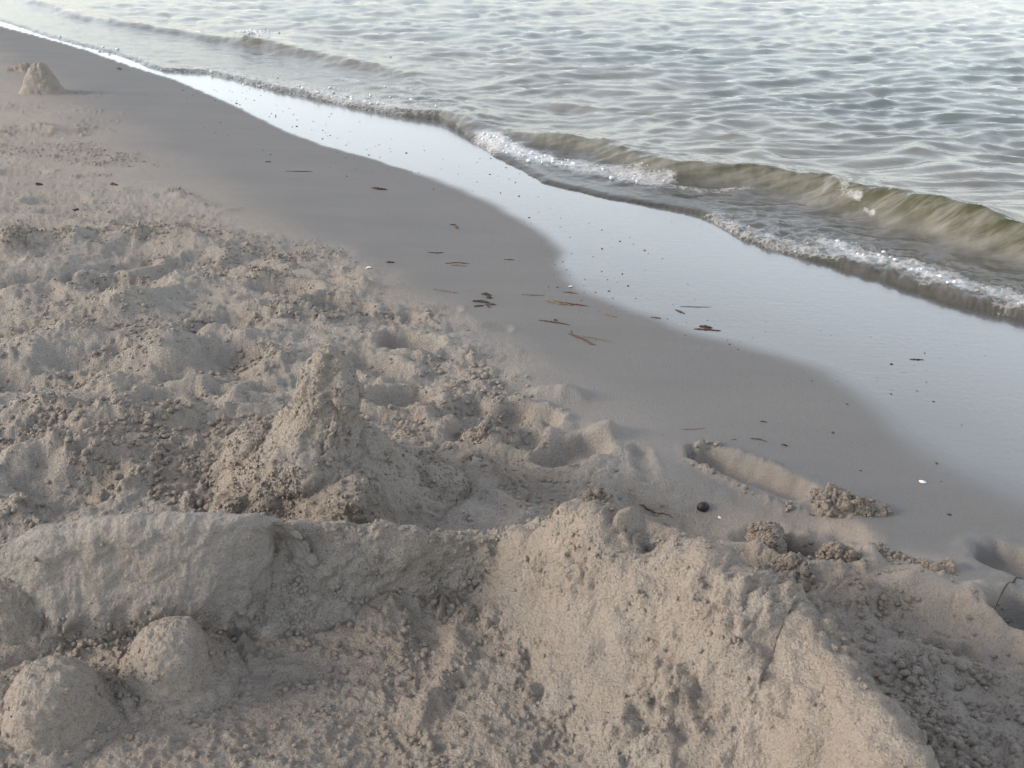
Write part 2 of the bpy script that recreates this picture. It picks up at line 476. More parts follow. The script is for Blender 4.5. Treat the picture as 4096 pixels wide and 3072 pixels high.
ridge([(900, 1560), (1050, 1520), (1190, 1510)], 0.03, 0.025)
bump((400, 1850), 0.06, 0.05, 0.05); clod([(300, 1790), (420, 1880), (480, 1960)], 0.07, 0.03)
clod([(650, 1830), (720, 1900), (780, 2000)], 0.08, 0.03); bump((90, 2080), 0.05, 0.04, 0.035)
ridge([(0, 1860), (200, 1850), (330, 1880)], 0.05, 0.03)
dent((200, 1930), (380, 1960), 0.07, 0.03, 0.3)
ridge([(480, 2010), (560, 1950), (650, 1930)], 0.03, 0.035)
clod([(830, 1060), (1000, 1110), (1100, 1160)], 0.13, 0.02); dent((1090, 1150), (1180, 1170), 0.06, 0.035, 0.3)
bump((1000, 1105), 0.12, 0.05, 0.04, -0.4)
clod([(550, 1400), (300, 1500)], 0.12, 0.018); clod([(100, 1300), (600, 1300), (900, 1290)], 0.14, 0.016)
clod([(0, 1750), (300, 1620), (1000, 1650)], 0.13, 0.012)
# far, nearly smooth back beach
clod([(60, 430), (300, 440), (430, 470)], 0.22, 0.020)
clod([(100, 520), (260, 525), (340, 520)], 0.16, 0.035); ridge([(110, 505), (240, 525), (340, 522)], 0.06, 0.03)
clod([(60, 590), (250, 610), (460, 640)], 0.22, 0.030)
clod([(340, 370), (430, 380)], 0.07, 0.05)
clod([(330, 705), (400, 700)], 0.06, 0.03); bump((180, 880), 0.12, 0.06, 0.035); bump((430, 915), 0.12, 0.05, 0.03)
clod([(680, 760), (760, 800), (860, 830)], 0.05, 0.02); ridge([(690, 765), (800, 820), (950, 850)], 0.05, 0.012)
dent((40, 690), (130, 690), 0.06, 0.02, 0.3); dent((180, 800), (280, 800), 0.06, 0.02, 0.3)
clod([(640, 905), (760, 905), (860, 925)], 0.06, 0.02)
# floor of the dug-out in front
clod([(1400, 2450), (1600, 2420), (1830, 2360)], 0.06, 0.022); ridge([(1380, 2470), (1600, 2430), (1850, 2360)], 0.05, 0.03)
clod([(1400, 2520), (1600, 2560), (1800, 2620)], 0.05, 0.018)
ridge([(1820, 2480), (1830, 2620), (1790, 2700), (1700, 2800), (1680, 2950)], 0.02, 0.018)
clod([(1820, 2560), (1800, 2700), (1700, 2820), (1720, 2950)], 0.025, 0.018)
clod([(100, 2480), (300, 2560), (560, 2540)], 0.06, 0.02); clod([(430, 2780), (620, 2860), (900, 2780)], 0.035, 0.018)
clod([(2080, 2480), (2200, 2560)], 0.08, 0.018); clod([(2300, 2750), (2420, 2900)], 0.08, 0.016)
clod([(700, 2900), (1300, 2950), (1600, 3050)], 0.20, 0.009); clod([(1900, 2800), (2200, 3000)], 0.16, 0.011)
dent((1200, 2600), (1600, 2700), 0.14, 0.012, 0.1); dent((1000, 2760), (1500, 2860), 0.12, 0.01, 0.1)

# random older prints over the churned zone
prng = np.random.default_rng(21)
for _ in range(420):
    l = prng.uniform(-6, 14); s = prng.uniform(-4.0, 1.25)
    c = np.array([s * SX - l * SY, s * SY + l * SX])
    if 0.2 < c[1] < 2.0 and -0.95 < c[0] < 0.95: continue
    if l > 4.1 and -0.8 < s and prng.random() < 0.9: continue
    a = prng.uniform(0, math.pi); d = np.array([math.cos(a), math.sin(a)]) * prng.uniform(0.04, 0.11)
    dents.append((c - d, c + d, prng.uniform(0.035, 0.06), prng.uniform(0.007, 0.022), prng.uniform(0.15, 0.45), prng.uniform(1.6, 2.6)))

def churn(x, y):
    s, l = s_of(x, y), l_of(x, y)
    edge = 1.36 + 0.16 * n2(l * 1.3, s * 1.0, 5) + 0.06 * n2(l * 5, s * 4, 6) - 0.45 * sstep(3.2, 5.0, l) * (1 - 0.3 * sstep(7, 9, l)) 
    return 1 - sstep(edge - 0.16, edge + 0.10, s)

def sand_height(x, y, fine=True):
    """height of the sand and its wetness"""
    x = np.asarray(x, np.float32); y = np.asarray(y, np.float32)
    s, l = s_of(x, y), l_of(x, y)
    z = z_base(s).astype(np.float32)
    c = churn(x, y)
    far = sstep(3.6, 4.4, l)                      # the far beach is far less trampled
    amp = c * (1 - 0.74 * far * (0.5 + 0.5 * sstep(-0.1, 0.25, n2(x * 1.1, y * 1.1, 33))))
    front = np.exp(-((x / 0.9) ** 2)) * (1 - sstep(1.15, 1.5, y)) * sstep(0.2, 0.6, y)   # raked floor of the dug-out
    amp = amp * (1 - 0.55 * front)
    wx = x + 0.03 * n2(x * 7, y * 7, 11); wy = y + 0.03 * n2(x * 7, y * 7, 12)
    z = z + amp * (0.016 * n2(wx * 2.6, wy * 2.6, 1) + 0.012 * n2(wx * 6.1, wy * 6.1, 2)
                   + 0.010 * (0.45 - np.abs(n2(wx * 6.2, wy * 8.5, 3))) + 0.007 * n2(wx * 14, wy * 18, 4) + 0.004 * n2(wx * 28, wy * 32, 7))
    z = z + (1 - c) * sstep(2.4, 1.3, s) * 0.004 * n2(x * 3, y * 3, 8)
    cl = amp * sstep(0.02, 0.42, n2(x * 3.7, y * 3.7, 14)) * 0.009
    cl = cl + amp * 0.0055
    for a, b, w, dep, rim, sharp in dents:
        L = np.hypot(*(b - a)); R = L / 2 + w * 2.6
        m0 = (a + b) / 2
        k = np.nonzero((np.abs(x - m0[0]) < R) & (np.abs(y - m0[1]) < R))[0]
        if not len(k): continue
        X, Y = x[k], y[k]
        X = X + 0.006 * n2(X * 28, Y * 28, 41); Y = Y + 0.006 * n2(X * 28, Y * 28, 42)
        d = (b - a) / max(L, 1e-6)
        t = np.clip((X - a[0]) * d[0] + (Y - a[1]) * d[1], 0, L)
        e = np.hypot(X - a[0] - t * d[0], Y - a[1] - t * d[1]) / w
        z[k] += -dep * np.exp(-(e ** (2 * sharp)) * 0.9) + dep * rim * np.exp(-((e - 1.45) / 0.38) ** 2) * (0.7 + 0.6 * n2(X * 30, Y * 30, 43))
    for poly, w, h in ridges:
        lo, hi = poly.min(0) - 3 * w, poly.max(0) + 3 * w
        k = np.nonzero((x > lo[0]) & (x < hi[0]) & (y > lo[1]) & (y < hi[1]))[0]
        if not len(k): continue
        X = x[k] + 0.4 * w * n2(x[k] * 0.5 / w, y[k] * 0.5 / w, 51); Y = y[k] + 0.4 * w * n2(x[k] * 0.5 / w, y[k] * 0.5 / w, 52)
        e, t = seg_dist(X, Y, poly)
        z[k] += h * np.exp(-(e / w) ** 2) * np.minimum(1, 0.35 + 6 * np.minimum(t, 1 - t)) * (0.8 + 0.5 * n2(X * 0.6 / w, Y * 0.6 / w, 53))
    for p, rx, ry, h, ang in bumps:
        R = 2.6 * max(rx, ry)
        k = np.nonzero((np.abs(x - p[0]) < R) & (np.abs(y - p[1]) < R))[0]
        if not len(k): continue
        X = x[k] - p[0] + 0.25 * rx * n2(x[k] / rx, y[k] / rx, 61); Y = y[k] - p[1] + 0.25 * ry * n2(x[k] / rx, y[k] / rx, 62)
        u = (X * math.cos(ang) + Y * math.sin(ang)) / rx; v = (-X * math.sin(ang) + Y * math.cos(ang)) / ry
        z[k] += h * np.exp(-(u * u + v * v))
    for poly, w, a in clodspots:
        lo, hi = poly.min(0) - 2 * w, poly.max(0) + 2 * w
        k = np.nonzero((x > lo[0]) & (x < hi[0]) & (y > lo[1]) & (y < hi[1]))[0]
        if not len(k): continue
        e, t = seg_dist(x[k], y[k], poly)
        e = e * (1 + 0.5 * n2(x[k] / w * 0.9, y[k] / w * 0.9, 71))
        cl[k] = np.maximum(cl[k], a * (1 - sstep(0.45, 1.3, e / w)))
    # crumbs: lumps of three sizes where the sand has been broken up
    k = np.nonzero(cl > 2e-4)[0]
    if len(k):
        X, Y, A = x[k], y[k], cl[k]
        X, Y = X + 0.004 * n2(X * 38, Y * 38, 81) + 0.002 * n2(X * 95, Y * 95, 83), Y + 0.004 * n2(X * 38, Y * 38, 82) + 0.002 * n2(X * 95, Y * 95, 84)
        A = A * (0.75 + 0.7 * n2(X * 30, Y * 30, 85)) * (0.25 + 0.75 * sstep(-0.25, 0.15, n2(X * 8, Y * 8, 86)))
        g = sstep(0.0, 0.02, A)
        z[k] += A * (1.1 * g * clods2(X * 26, Y * 26, 1, 0.6) + 0.75 * clods2(X * 52, Y * 52, 2, 0.75) + 0.45 * clods2(X * 105, Y * 105, 3, 0.8))
        z[k] += A * (0.35 * n2(X * 70, Y * 70, 9) + 0.3 * n2(X * 140, Y * 140, 10))
    sand_height.cl = cl
    if fine:
        z = z + (0.15 + 0.85 * c) * 0.0014 * n2(x * 130, y * 130, 15) + c * (0.0030 * n2(wx * 50, wy * 50, 16) + 0.0018 * n2(x * 85, y * 85, 17))
    return z

def wetness(x, y):
    s, l = s_of(x, y), l_of(x, y)
    c = churn(x, y)
    f = film_s(l)
    soft = np.where(l > 4.2, 0.015, 0.05 + 0.05 * sstep(2.4, 0.6, l))
    wob = 0.012 * n2(l * 9, s * 6, 22)
    film = sstep(-soft, soft, s - f + wob)
    damp = (1 - c) * sstep(0.9, 1.6, s + 0.12 * n2(l * 2.0, s * 3, 23)) * 0.5
    return np.clip(damp + film * 0.5, 0, 1)

# ------------------------------------------------------------------ sand sheet
def fan(rows_deg, n_rows, k, n_cols, near_rows, far_rows, side):
    th = np.radians(np.linspace(rows_deg[0], rows_deg[1], n_rows))
    ym = 1.07 / np.tan(th)
    y = np.concatenate([near_rows, ym, far_rows])
    kk = np.linspace(-k, k, n_cols)
    ext = np.linspace(k, 1.1, 50)[1:]; kk = np.concatenate([-ext[::-1], kk, ext])
    kk = np.concatenate([-np.array(side)[::-1], kk, np.array(side)])
    D = np.maximum(y * math.cos(PITCH) + 1.07 * math.sin(PITCH), 1.05)
    X = kk[None, :] * D[:, None]
    Y = np.repeat(y[:, None], len(kk), 1)
    return X.ravel(), Y.ravel(), len(y), len(kk)

side = [1.14, 1.2, 1.3, 1.7, 2.3, 3.2, 5, 8, 14, 24, 40]
near = np.array([-60, -30, -15, -8, -5, -3, -2, -1.2, -0.7, -0.3, 0, 0.2, 0.35, 0.5, 0.6, 0.7, 0.78, 0.85])
far = np.array([17, 19, 22, 26, 32, 40, 55, 80, 120, 200, 400, 900, 2000])
gx, gy, nr, nc = fan((50.0, 4.0), 650, 0.57, 780, near, far, side)
gz = sand_height(gx, gy)
ground_cl = sand_height.cl
quads = grid_quads(nr, nc)
gs = s_of(gx, gy)
# a coarse sheet is enough under the open water: drop nothing, but keep the bed below the sea
wet = wetness(gx, gy)
fresh_spots = [([(2840, 1825), (3200, 1965), (3340, 2010)], 0.06, 0.9), ([(2650, 2060), (3000, 2080), (3350, 2160)], 0.10, 0.75), ([(2500, 2080), (2800, 2170), (3080, 2210)], 0.07, 0.7),
               ([(3100, 2180), (3350, 2240), (3700, 2290)], 0.07, 0.9), ([(3450, 2350), (3800, 2450), (4050, 2650)], 0.12, 0.85), ([(3650, 2700), (4050, 2950)], 0.2, 0.55),
               ([(2050, 1880), (2250, 2000), (2380, 2050)], 0.06, 0.8), ([(4060, 2260), (4150, 2290)], 0.06, 0.9), ([(1640, 1375), (1700, 1385)], 0.04, 0.5),
               ([(900, 2700), (1600, 2750), (2100, 2700)], 0.22, 0.75), ([(600, 2950), (1500, 3000), (2300, 3000)], 0.25, 0.75), ([(1450, 2480), (1800, 2420)], 0.08, 0.8)]
fresh = np.clip((ground_cl - 0.003) / 0.012, 0, 1) * 0.4
for pts_, w_, a_ in fresh_spots:
    e_, _t = seg_dist(gx, gy, ups(pts_))
    fresh = np.maximum(fresh, a_ * (1 - sstep(0.5, 1.3, e_ / w_ * (1 + 0.4 * n2(gx * 7, gy * 7, 301)))))
beach = mesh_obj("beach_sand", np.stack([gx, gy, gz], 1), quads, SAND, {"wet": wet, "fresh": fresh})
tag(beach, "grey sand beach, churned and dry on the left, smooth and damp towards the water", None, None, "structure")

# ------------------------------------------------------------------ sea
foam_lines = [  # pixel polyline, half width in metres, strength, height above still water
    ([(1940, 515), (2000, 548), (2110, 580), (2300, 615), (2480, 650), (2620, 680)], 0.13, 0.55, 0.05),
    ([(1950, 505), (2010, 540), (2080, 565), (2170, 585)], 0.09, 0.9, 0.05),
    ([(2060, 580), (2150, 605), (2300, 630)], 0.05, 0.8, 0.03),
    ([(2550, 660), (2800, 690), (3000, 690)], 0.05, 0.35, 0.07),
    ([(820, 290), (1100, 345), (1300, 385), (1520, 430), (1730, 460)], 0.30, 0.36, 0.0),
    ([(1250, 385), (1400, 420), (1580, 450)], 0.10, 0.55, 0.0),
    ([(1560, 370), (1640, 380)], 0.10, 0.5, 0.0), ([(1390, 335), (1420, 345)], 0.08, 0.45, 0.0),
    ([(2830, 880), (3000, 950), (3200, 1015), (3350, 1045)], 0.09, 0.42, 0.0),
    ([(3340, 1000), (3400, 1050), (3560, 1075), (3700, 1120), (3840, 1170), (4150, 1260)], 0.10, 0.50, 0.0),
    ([(3340, 1000), (3400, 1045)], 0.03, 0.7, 0.0), ([(3420, 1055), (3520, 1065)], 0.04, 0.75, 0.0),
    ([(3650, 1110), (3760, 1150), (3830, 1175)], 0.05, 0.8, 0.0), ([(3580, 1090), (3640, 1115)], 0.03, 0.75, 0.0),
    ([(130, 125), (300, 178), (460, 208), (700, 298)], 0.10, 0.34, 0.0),
    ([(330, 192), (480, 228)], 0.05, 0.55, 0.0),
    ([(1110, 530), (1200, 560), (1320, 595)], 0.03, 0.5, 0.0),
    ([(975, 112), (1040, 118), (1080, 116)], 0.13, 0.95, 0.03),
    ([(1010, 95), (1050, 103)], 0.10, 0.9, 0.08),
    ([(1570, 195), (1590, 215)], 0.07, 0.40, 0.03), ([(630, 55), (655, 60)], 0.08, 0.4, 0.05),
    ([(3370, 705), (3390, 735), (3440, 750)], 0.03, 0.42, 0.09), ([(3470, 800), (3500, 810)], 0.02, 0.5, 0.06),
]
foam_lines = [(upzs(p, z), w, a) if z > 0 else (ups(p), w, a) for p, w, a, z in foam_lines]

def sea_height(x, y, fine=True):
    x = np.asarray(x, np.float32); y = np.asarray(y, np.float32)
    s, l = s_of(x, y), l_of(x, y)
    zb = z_base(s)
    sw = swash_s(l) + 0.012 * n2(l * 11, s * 8, 101) + 0.02 * n2(l * 4, s * 3, 102)
    cr = crest_s(l) + 0.05 * n2(l * 2.6, l * 0.1, 103) + 0.015 * n2(l * 9, s, 104)
    # still level, with the swash tongue riding up the sand
    u = s - sw
    sheet = zb + 0.003 + 0.006 * sstep(0.0, 0.05, u) + 0.012 * sstep(0.05, 0.6, u)
    sheet = np.where(u < 0, zb - 0.004 + u * 0.05, sheet)
    level = np.maximum(0.0, sheet) if False else np.where(u < 0, sheet, np.maximum(sheet, -0.012))
    z = level
    # the breaking wave
    q = s - cr
    A = np.interp(l, [0.5, 1.2, 2.2, 3.2, 4.0, 4.35, 4.6, 5.5, 6.5, 8, 9.0, 9.7, 10.2, 12], [0.12, 0.125, 0.12, 0.10, 0.09, 0.075, 0.03, 0.012, 0.012, 0.05, 0.07, 0.06, 0.05, 0.04])
    A = A * (0.9 + 0.35 * n2(l * 2.2, 0.5, 105))
    prof = np.where(q > 0, 0.55 * np.exp(-(q / 0.22) ** 1.5) + 0.45 * np.exp(-q / 0.8), np.exp(-(np.abs(q) / 0.10) ** 1.5))
    z = z + A * prof
    # bore at the swash front
    B = np.interp(l, [0.4, 1.3, 2.2, 3.0, 3.6, 4.2, 5.2, 6.5, 8, 9, 11], [0.022, 0.022, 0.014, 0.004, 0.003, 0.005, 0.022, 0.022, 0.010, 0.006, 0.004])
    z = z + B * sstep(-0.005, 0.05, u) * np.exp(-np.maximum(u - 0.05, 0) / 0.28)
    # ripples and chop
    off = sstep(0.05, 0.9, q)                    # outside the break
    ins = sstep(0.03, 0.25, u) * (1 - off)
    wx = x + 0.25 * n2(x * 0.9, y * 0.9, 110); wy = y + 0.22 * n2(x * 1.1, y * 1.1, 111)
    a1 = n2(wx * 0.75 + wy * 0.10, wy * 1.7 - wx * 0.45, 112)
    a2 = n2(wx * 2.2 + wy * 0.3, wy * 4.6 - wx * 0.8, 113)
    a3 = n2(wx * 4.6 - wy * 0.9, wy * 9.0 - wx * 0.6, 114)
    a4 = n2(wx * 8, wy * 14 + wx * 2, 115)
    chop = 0.032 * (0.35 - np.abs(a1)) + 0.024 * (0.35 - np.abs(a2)) + 0.011 * a3 + 0.0045 * a4
    fade = 1 / (1 + (y / 60.0) ** 2)
    z = z + off * chop * np.maximum(fade, 0.15)
    z = z + ins * (0.0035 * a3 + 0.0028 * a4 + 0.0016 * n2(wx * 16, wy * 26, 116)) * (1 + 1.2 * sstep(0.6, 0.0, np.abs(q)))
    foam = np.zeros_like(x)
    for p, w, a in foam_lines:
        lo, hi = p.min(0) - 2 * w, p.max(0) + 2 * w
        k = np.nonzero((x > lo[0]) & (x < hi[0]) & (y > lo[1]) & (y < hi[1]))[0]
        if not len(k): continue
        e, t = seg_dist(x[k], y[k], p)
        e = e * (1 + 0.5 * n2(x[k] / w, y[k] / w, 121))
        foam[k] = np.maximum(foam[k], a * (1 - sstep(0.25, 1.15, e / w)))
    k = np.nonzero(foam > 0.03)[0]
    if len(k) and fine:
        X, Y = x[k], y[k]
        z[k] += foam[k] * (0.014 * clods2(X * 16, Y * 16, 5, 0.7) + 0.008 * clods2(X * 34, Y * 34, 6, 0.8) + 0.004 * clods2(X * 75, Y * 75, 7, 0.8))
    # rough, bubbly skin of the swash front and of the broken water
    rough = sstep(0, 0.02, u) * (1 - sstep(0.12, 0.5, u)) * np.interp(l, [0.5, 2.6, 3.2, 4.8, 5.2, 7, 8.5], [1, 1, 0.2, 0.12, 0.6, 0.7, 0.3])
    rough = np.maximum(rough, 0.5 * np.exp(-((q + 0.05) / 0.12) ** 2))
    z = z + rough * (0.008 * n2(x * 20, y * 20, 131) + 0.008 * np.abs(n2(x * 42, y * 42, 132)))
    depth = z - zb
    turb = np.clip(0.30 + 0.70 * sstep(0.006, 0.08, depth), 0, 1) 
    deep = sstep(0.15, 2.2, q) * np.clip(0.75 + 0.3 * n2(x * 0.5, y * 0.9, 140), 0, 1)
    green = np.clip(A / 0.09, 0, 1) * np.where(q > 0, np.exp(-(q / 0.10) ** 2), np.exp(-(np.abs(q) / 0.16) ** 2))
    return z, foam, turb, deep, green

wxg, wyg, wr, wc = fan((34.0, 3.2), 560, 0.57, 740, np.array([1.0, 1.3]), np.concatenate([far[far > 19.3]]), side)
wz, foam, turb, deep, green = sea_height(wxg, wyg)
wq = grid_quads(wr, wc)
keep_v = s_of(wxg, wyg) > swash_s(l_of(wxg, wyg)) - 0.10
keep = keep_v[wq].any(1)
wq = wq[keep]
used = np.unique(wq); remap = np.full(len(wxg), -1, np.int64); remap[used] = np.arange(len(used))
sea = mesh_obj("sea_water", np.stack([wxg, wyg, wz], 1)[used], remap[wq], WATER, {"foam": foam[used], "turb": turb[used], "deep": deep[used], "green": green[used]})
tag(sea, "rippled grey green sea with a small wave breaking along the shore", None, None, "structure")

def blobs(name, pts, rad, mat, squash=0.8, seed=1, attrs=None):
    """many small uneven lumps in one mesh"""
    g = (1 + 5 ** 0.5) / 2
    ico = np.array([(-1, g, 0), (1, g, 0), (-1, -g, 0), (1, -g, 0), (0, -1, g), (0, 1, g), (0, -1, -g), (0, 1, -g), (g, 0, -1), (g, 0, 1), (-g, 0, -1), (-g, 0, 1)], np.float32)
    ico /= np.linalg.norm(ico[0])
    fc = np.array([(0, 11, 5), (0, 5, 1), (0, 1, 7), (0, 7, 10), (0, 10, 11), (1, 5, 9), (5, 11, 4), (11, 10, 2), (10, 7, 6), (7, 1, 8),
                   (3, 9, 4), (3, 4, 2), (3, 2, 6), (3, 6, 8), (3, 8, 9), (4, 9, 5), (2, 4, 11), (6, 2, 10), (8, 6, 7), (9, 8, 1)])
    r = np.random.default_rng(seed); n = len(pts)
    a = r.uniform(0, 6.28, n); b = r.uniform(0, 6.28, n)
    v = np.repeat(ico[None], n, 0) * (1 + r.uniform(-0.25, 0.25, (n, 12, 1)))
    x = v[..., 0] * np.cos(a)[:, None] - v[..., 1] * np.sin(a)[:, None]; y = v[..., 0] * np.sin(a)[:, None] + v[..., 1] * np.cos(a)[:, None]
    y2 = y * np.cos(b)[:, None] - v[..., 2] * np.sin(b)[:, None]; z2 = y * np.sin(b)[:, None] + v[..., 2] * np.cos(b)[:, None]
    v = np.stack([x, y2, z2 * squash], -1) * np.asarray(rad)[:, None, None] * r.uniform(0.75, 1.25, (n, 1, 3)) + pts[:, None, :]
    f = fc[None] + (np.arange(n) * 12)[:, None, None]
    at = {k: np.repeat(np.asarray(q), 12) for k, q in (attrs or {}).items()}
    return mesh_obj(name, v.reshape(-1, 3), None, mat, at, tris=f.reshape(-1, 3), smooth=mat is not SAND)

# loose bubbles and flecks of foam thrown up on the broken water
rr = np.random.default_rng(5); fp, fr_ = [], []
for p, w, a in foam_lines:
    seg = np.hypot(*(p[1:] - p[:-1]).T); n = int(min(900, seg.sum() * w * 1800 * a ** 3))
    for _ in range(n):
        k = rr.choice(len(seg), p=seg / seg.sum()); t = rr.random()
        c = p[k] + (p[k + 1] - p[k]) * t + rr.normal(0, 0.42 * w, 2)
        fp.append(c); fr_.append((0.002 + 0.007 * rr.random() ** 2.5) * (1 + 0.09 * c[1]))
fp = np.array(fp); fr_ = np.array(fr_)
fz = sea_height(fp[:, 0], fp[:, 1])[0]
fo = blobs("sea_foam", np.column_stack([fp, fz + fr_ * 0.25]), fr_, FOAM, 0.7, 3)
tag(fo, "white bubbly foam on the breaking wave and along the swash edge", "foam", None, "stuff")

# ------------------------------------------------------------------ heaps of sand (things)
def normals_of(co, r, c, closed=False):
    g = co.reshape(r, c, 3)
    if closed:
        du = np.roll(g, -1, 1) - np.roll(g, 1, 1)
    else:
        du = np.gradient(g, axis=1)
    dv = np.gradient(g, axis=0)
    n = np.cross(du, dv); n /= np.linalg.norm(n, axis=2, keepdims=True) + 1e-9
    return n.reshape(-1, 3)

def roughen(co, nrm, amp_clod, amp_low, seed, scale=1.0, big=0.0):
    p = co * scale
    q = p + 0.012 * np.stack([n3(p * 22 + 7, seed), n3(p * 22 + 31, seed), n3(p * 22 + 57, seed)], 1)
    d = amp_low * (0.8 * n3(q * 4.2, seed + 8) + n3(q * 9, seed + 1) + 0.55 * n3(q * 20, seed + 2))
    patch = sstep(-0.12, 0.22, n3(q * 8.5, seed + 11))
    zr = co[:, 2].max() - co[:, 2]
    d = d + big * np.clip(0.25 + zr / 0.15, 0, 1) * (clods3(q * 11, seed + 12, 0.6) - 0.2)
    d = d + amp_clod * patch * (1.0 * clods3(q * 26, seed + 3, 0.6) + 0.8 * clods3(q * 52, seed + 4, 0.75) + 0.45 * clods3(q * 104, seed + 5, 0.8) - 0.12)
    d = d + amp_clod * 0.3 * clods3(q * 70, seed + 13, 0.7)
    d = d + 0.0038 * n3(q * 38, seed + 6) + 0.0024 * n3(q * 80, seed + 7) + 0.0013 * n3(p * 150, seed + 9)
    return co + nrm * np.asarray(d)[:, None]

def crumbs_on(ob, co, nrm, area, weight, n, rmin, rmax, seed, wet, fresh=0.5):
    r = np.random.default_rng(seed)
    w = np.maximum(weight, 0) * area * (0.04 + sstep(0.0, 0.3, n3(co * 13, seed)) + 0.7 * sstep(0.0, 0.3, n3(co * 30, seed + 1)))
    w = w / w.sum()
    k = r.choice(len(co), n, p=w)
    rad = rmin + (rmax - rmin) * r.random(n) ** 2.6
    pts = co[k] + nrm[k] * (rad * r.uniform(-0.75, 0.1, n))[:, None] + r.normal(0, 0.0015, (n, 3))
    o = blobs("crumbs", pts, rad, SAND, 1.0, seed + 2, {"wet": np.full(n, wet), "fresh": np.full(n, fresh)})
    o.parent = ob; o["kind"] = "stuff"
    return o

def area_of(co, r, c):
    g = co.reshape(r, c, 3)
    n = np.cross(np.gradient(g, axis=1), np.gradient(g, axis=0))
    return np.minimum(np.linalg.norm(n, axis=2), 1e-4).ravel()

def heap_polar(name, cx, cy, prof_r, prof_h, radial, rows, cols, clod_amp, low_amp, seed, lean=(0, 0), wet=0.0, sq=1.0, big=0.0, centre=None, crumbs=None, fresh=0.5):
    """heap built from a profile (radius, height pairs from the tip down); radial(theta, h) scales it"""
    t = np.linspace(0, 1, rows); k = np.linspace(0, 1, len(prof_r))
    pr = np.interp(t, k, prof_r); ph = np.interp(t, k, prof_h)
    ker = np.ones(9) / 9
    pad = lambda a: np.convolve(np.pad(a, 4, mode='edge'), ker, 'valid')
    pr, ph = pad(pr), pad(ph); pr[0] = 0.001
    th = np.linspace(0, 2 * math.pi, cols, endpoint=False)
    T, H = np.meshgrid(th, ph); Rr = np.repeat(pr[:, None], cols, 1) * radial(T, H / max(ph.max(), 1e-6))
    hn = H / ph.max()
    shift = lean[0] * hn if centre is None else np.repeat(pad(np.interp(t, k, centre))[:, None], cols, 1)
    X = cx + Rr * np.cos(T) + shift; Y = cy + Rr * np.sin(T) * sq + lean[1] * hn
    zg = float(z_base(s_of(cx, cy)))
    co = np.stack([X.ravel(), Y.ravel(), (zg + H).ravel()], 1)
    nrm = -normals_of(co, rows, cols, True)
    if nrm.reshape(rows, cols, 3)[rows // 2, :, 2].mean() < 0: nrm = -nrm
    ca = clod_amp(T.ravel(), hn.ravel()) if callable(clod_amp) else clod_amp
    co = roughen(co, nrm, ca, low_amp, seed, big=big)
    i = np.arange(rows * cols).reshape(rows, cols); j = np.roll(i, -1, 1)
    q = np.stack([i[:-1].ravel(), i[1:].ravel(), j[1:].ravel(), j[:-1].ravel()], 1)
    ob = mesh_obj(name, co, q, SAND, {"wet": np.full(len(co), wet), "fresh": np.full(len(co), fresh)})
    if crumbs:
        above = (co[:, 2] > zg + 0.0)
        crumbs_on(ob, co, nrm, area_of(co, rows, cols), (np.zeros(len(co)) + ca) * above, crumbs[0], crumbs[1], crumbs[2], seed + 50, wet, fresh)
    return ob

# the tall dribbled tower in the middle
base = up(1330, 1985)
zb_ = float(z_base(s_of(*base)))
tower_px = [(1385, 1296, 1322), (1396, 1272, 1345), (1430, 1238, 1385), (1500, 1200, 1438), (1560, 1182, 1466), (1620, 1165, 1462), (1680, 1105, 1458),
            (1740, 985, 1490), (1800, 935, 1565), (1900, 870, 1680), (1985, 815, 1850)]   # outline: row, left, right
t_r, t_h, t_c = [], [], []
for y_, xl, xr in tower_px:
    d0 = ray(xl, y_); d1 = ray(xr, y_); k_ = base[1] / d0[1]
    t_r.append((d1[0] - d0[0]) * k_ / 2); t_c.append((d1[0] + d0[0]) * k_ / 2 - base[0]); t_h.append(max(CAM_H + d0[2] * k_ - zb_, 0.004))
t_r.append(t_r[-1] + 0.05); t_c.append(t_c[-1]); t_h.append(-0.04)
def tower_rad(T, h):
    return 1 + np.sin(T) ** 2 * (0.10 * np.cos(2 * T + 5 * h) + 0.08 * np.cos(5 * T - 3 * h) - 0.05)
tower = heap_polar("sand_tower", base[0], base[1], t_r, t_h, tower_rad, 250, 340,
    lambda T, h: (0.010 + 0.012 * sstep(-0.2, 0.7, -np.sin(T + 0.45))) * (1 - 0.65 * h), 0.010, 300, big=0.040, wet=0.0, fresh=0.6, centre=t_c, crumbs=(4500, 0.0012, 0.0046))
tag(tower, "tall crumbly cone of wet dribbled sand standing behind the sand wall", "sand tower")

# moulded domes
def dome(px, py, w_m, h_m, seed, label, rows=120, cols=170, clod=0.004, low=0.006, tilt=(0, 0)):
    c = up(px, py)
    def rad(T, h): return 1 + 0.05 * np.cos(2 * T + seed) + 0.04 * np.cos(3 * T + 2 * seed)
    o = heap_polar("sand_dome", c[0], c[1], [0.0, 0.20 * w_m, 0.31 * w_m, 0.39 * w_m, 0.45 * w_m, 0.50 * w_m, 0.56 * w_m, 0.68 * w_m, 0.9 * w_m],
        [h_m, h_m * 0.96, h_m * 0.86, h_m * 0.7, h_m * 0.5, h_m * 0.3, h_m * 0.13, 0.010, -0.03], rad, rows, cols, 
        lambda T, h: clod + 0.012 * (1 - sstep(0.0, 0.25, h)), low, seed, lean=tilt, crumbs=(350, 0.0014, 0.005), wet=0.06, fresh=0.7)
    return tag(o, label, "sand dome", "domes of sand turned out of a bucket")
dome(240, 2870, 0.138, 0.086, 411, "rounded dome of moulded sand nearest the bottom left corner")
dome(690, 2690, 0.138, 0.086, 423, "rounded dome of moulded sand in front of the dark smoothed wall", clod=0.003, low=0.008)
dome(70, 2470, 0.165, 0.105, 437, "shaded dome of moulded sand cut by the left edge beside the smoothed wall")

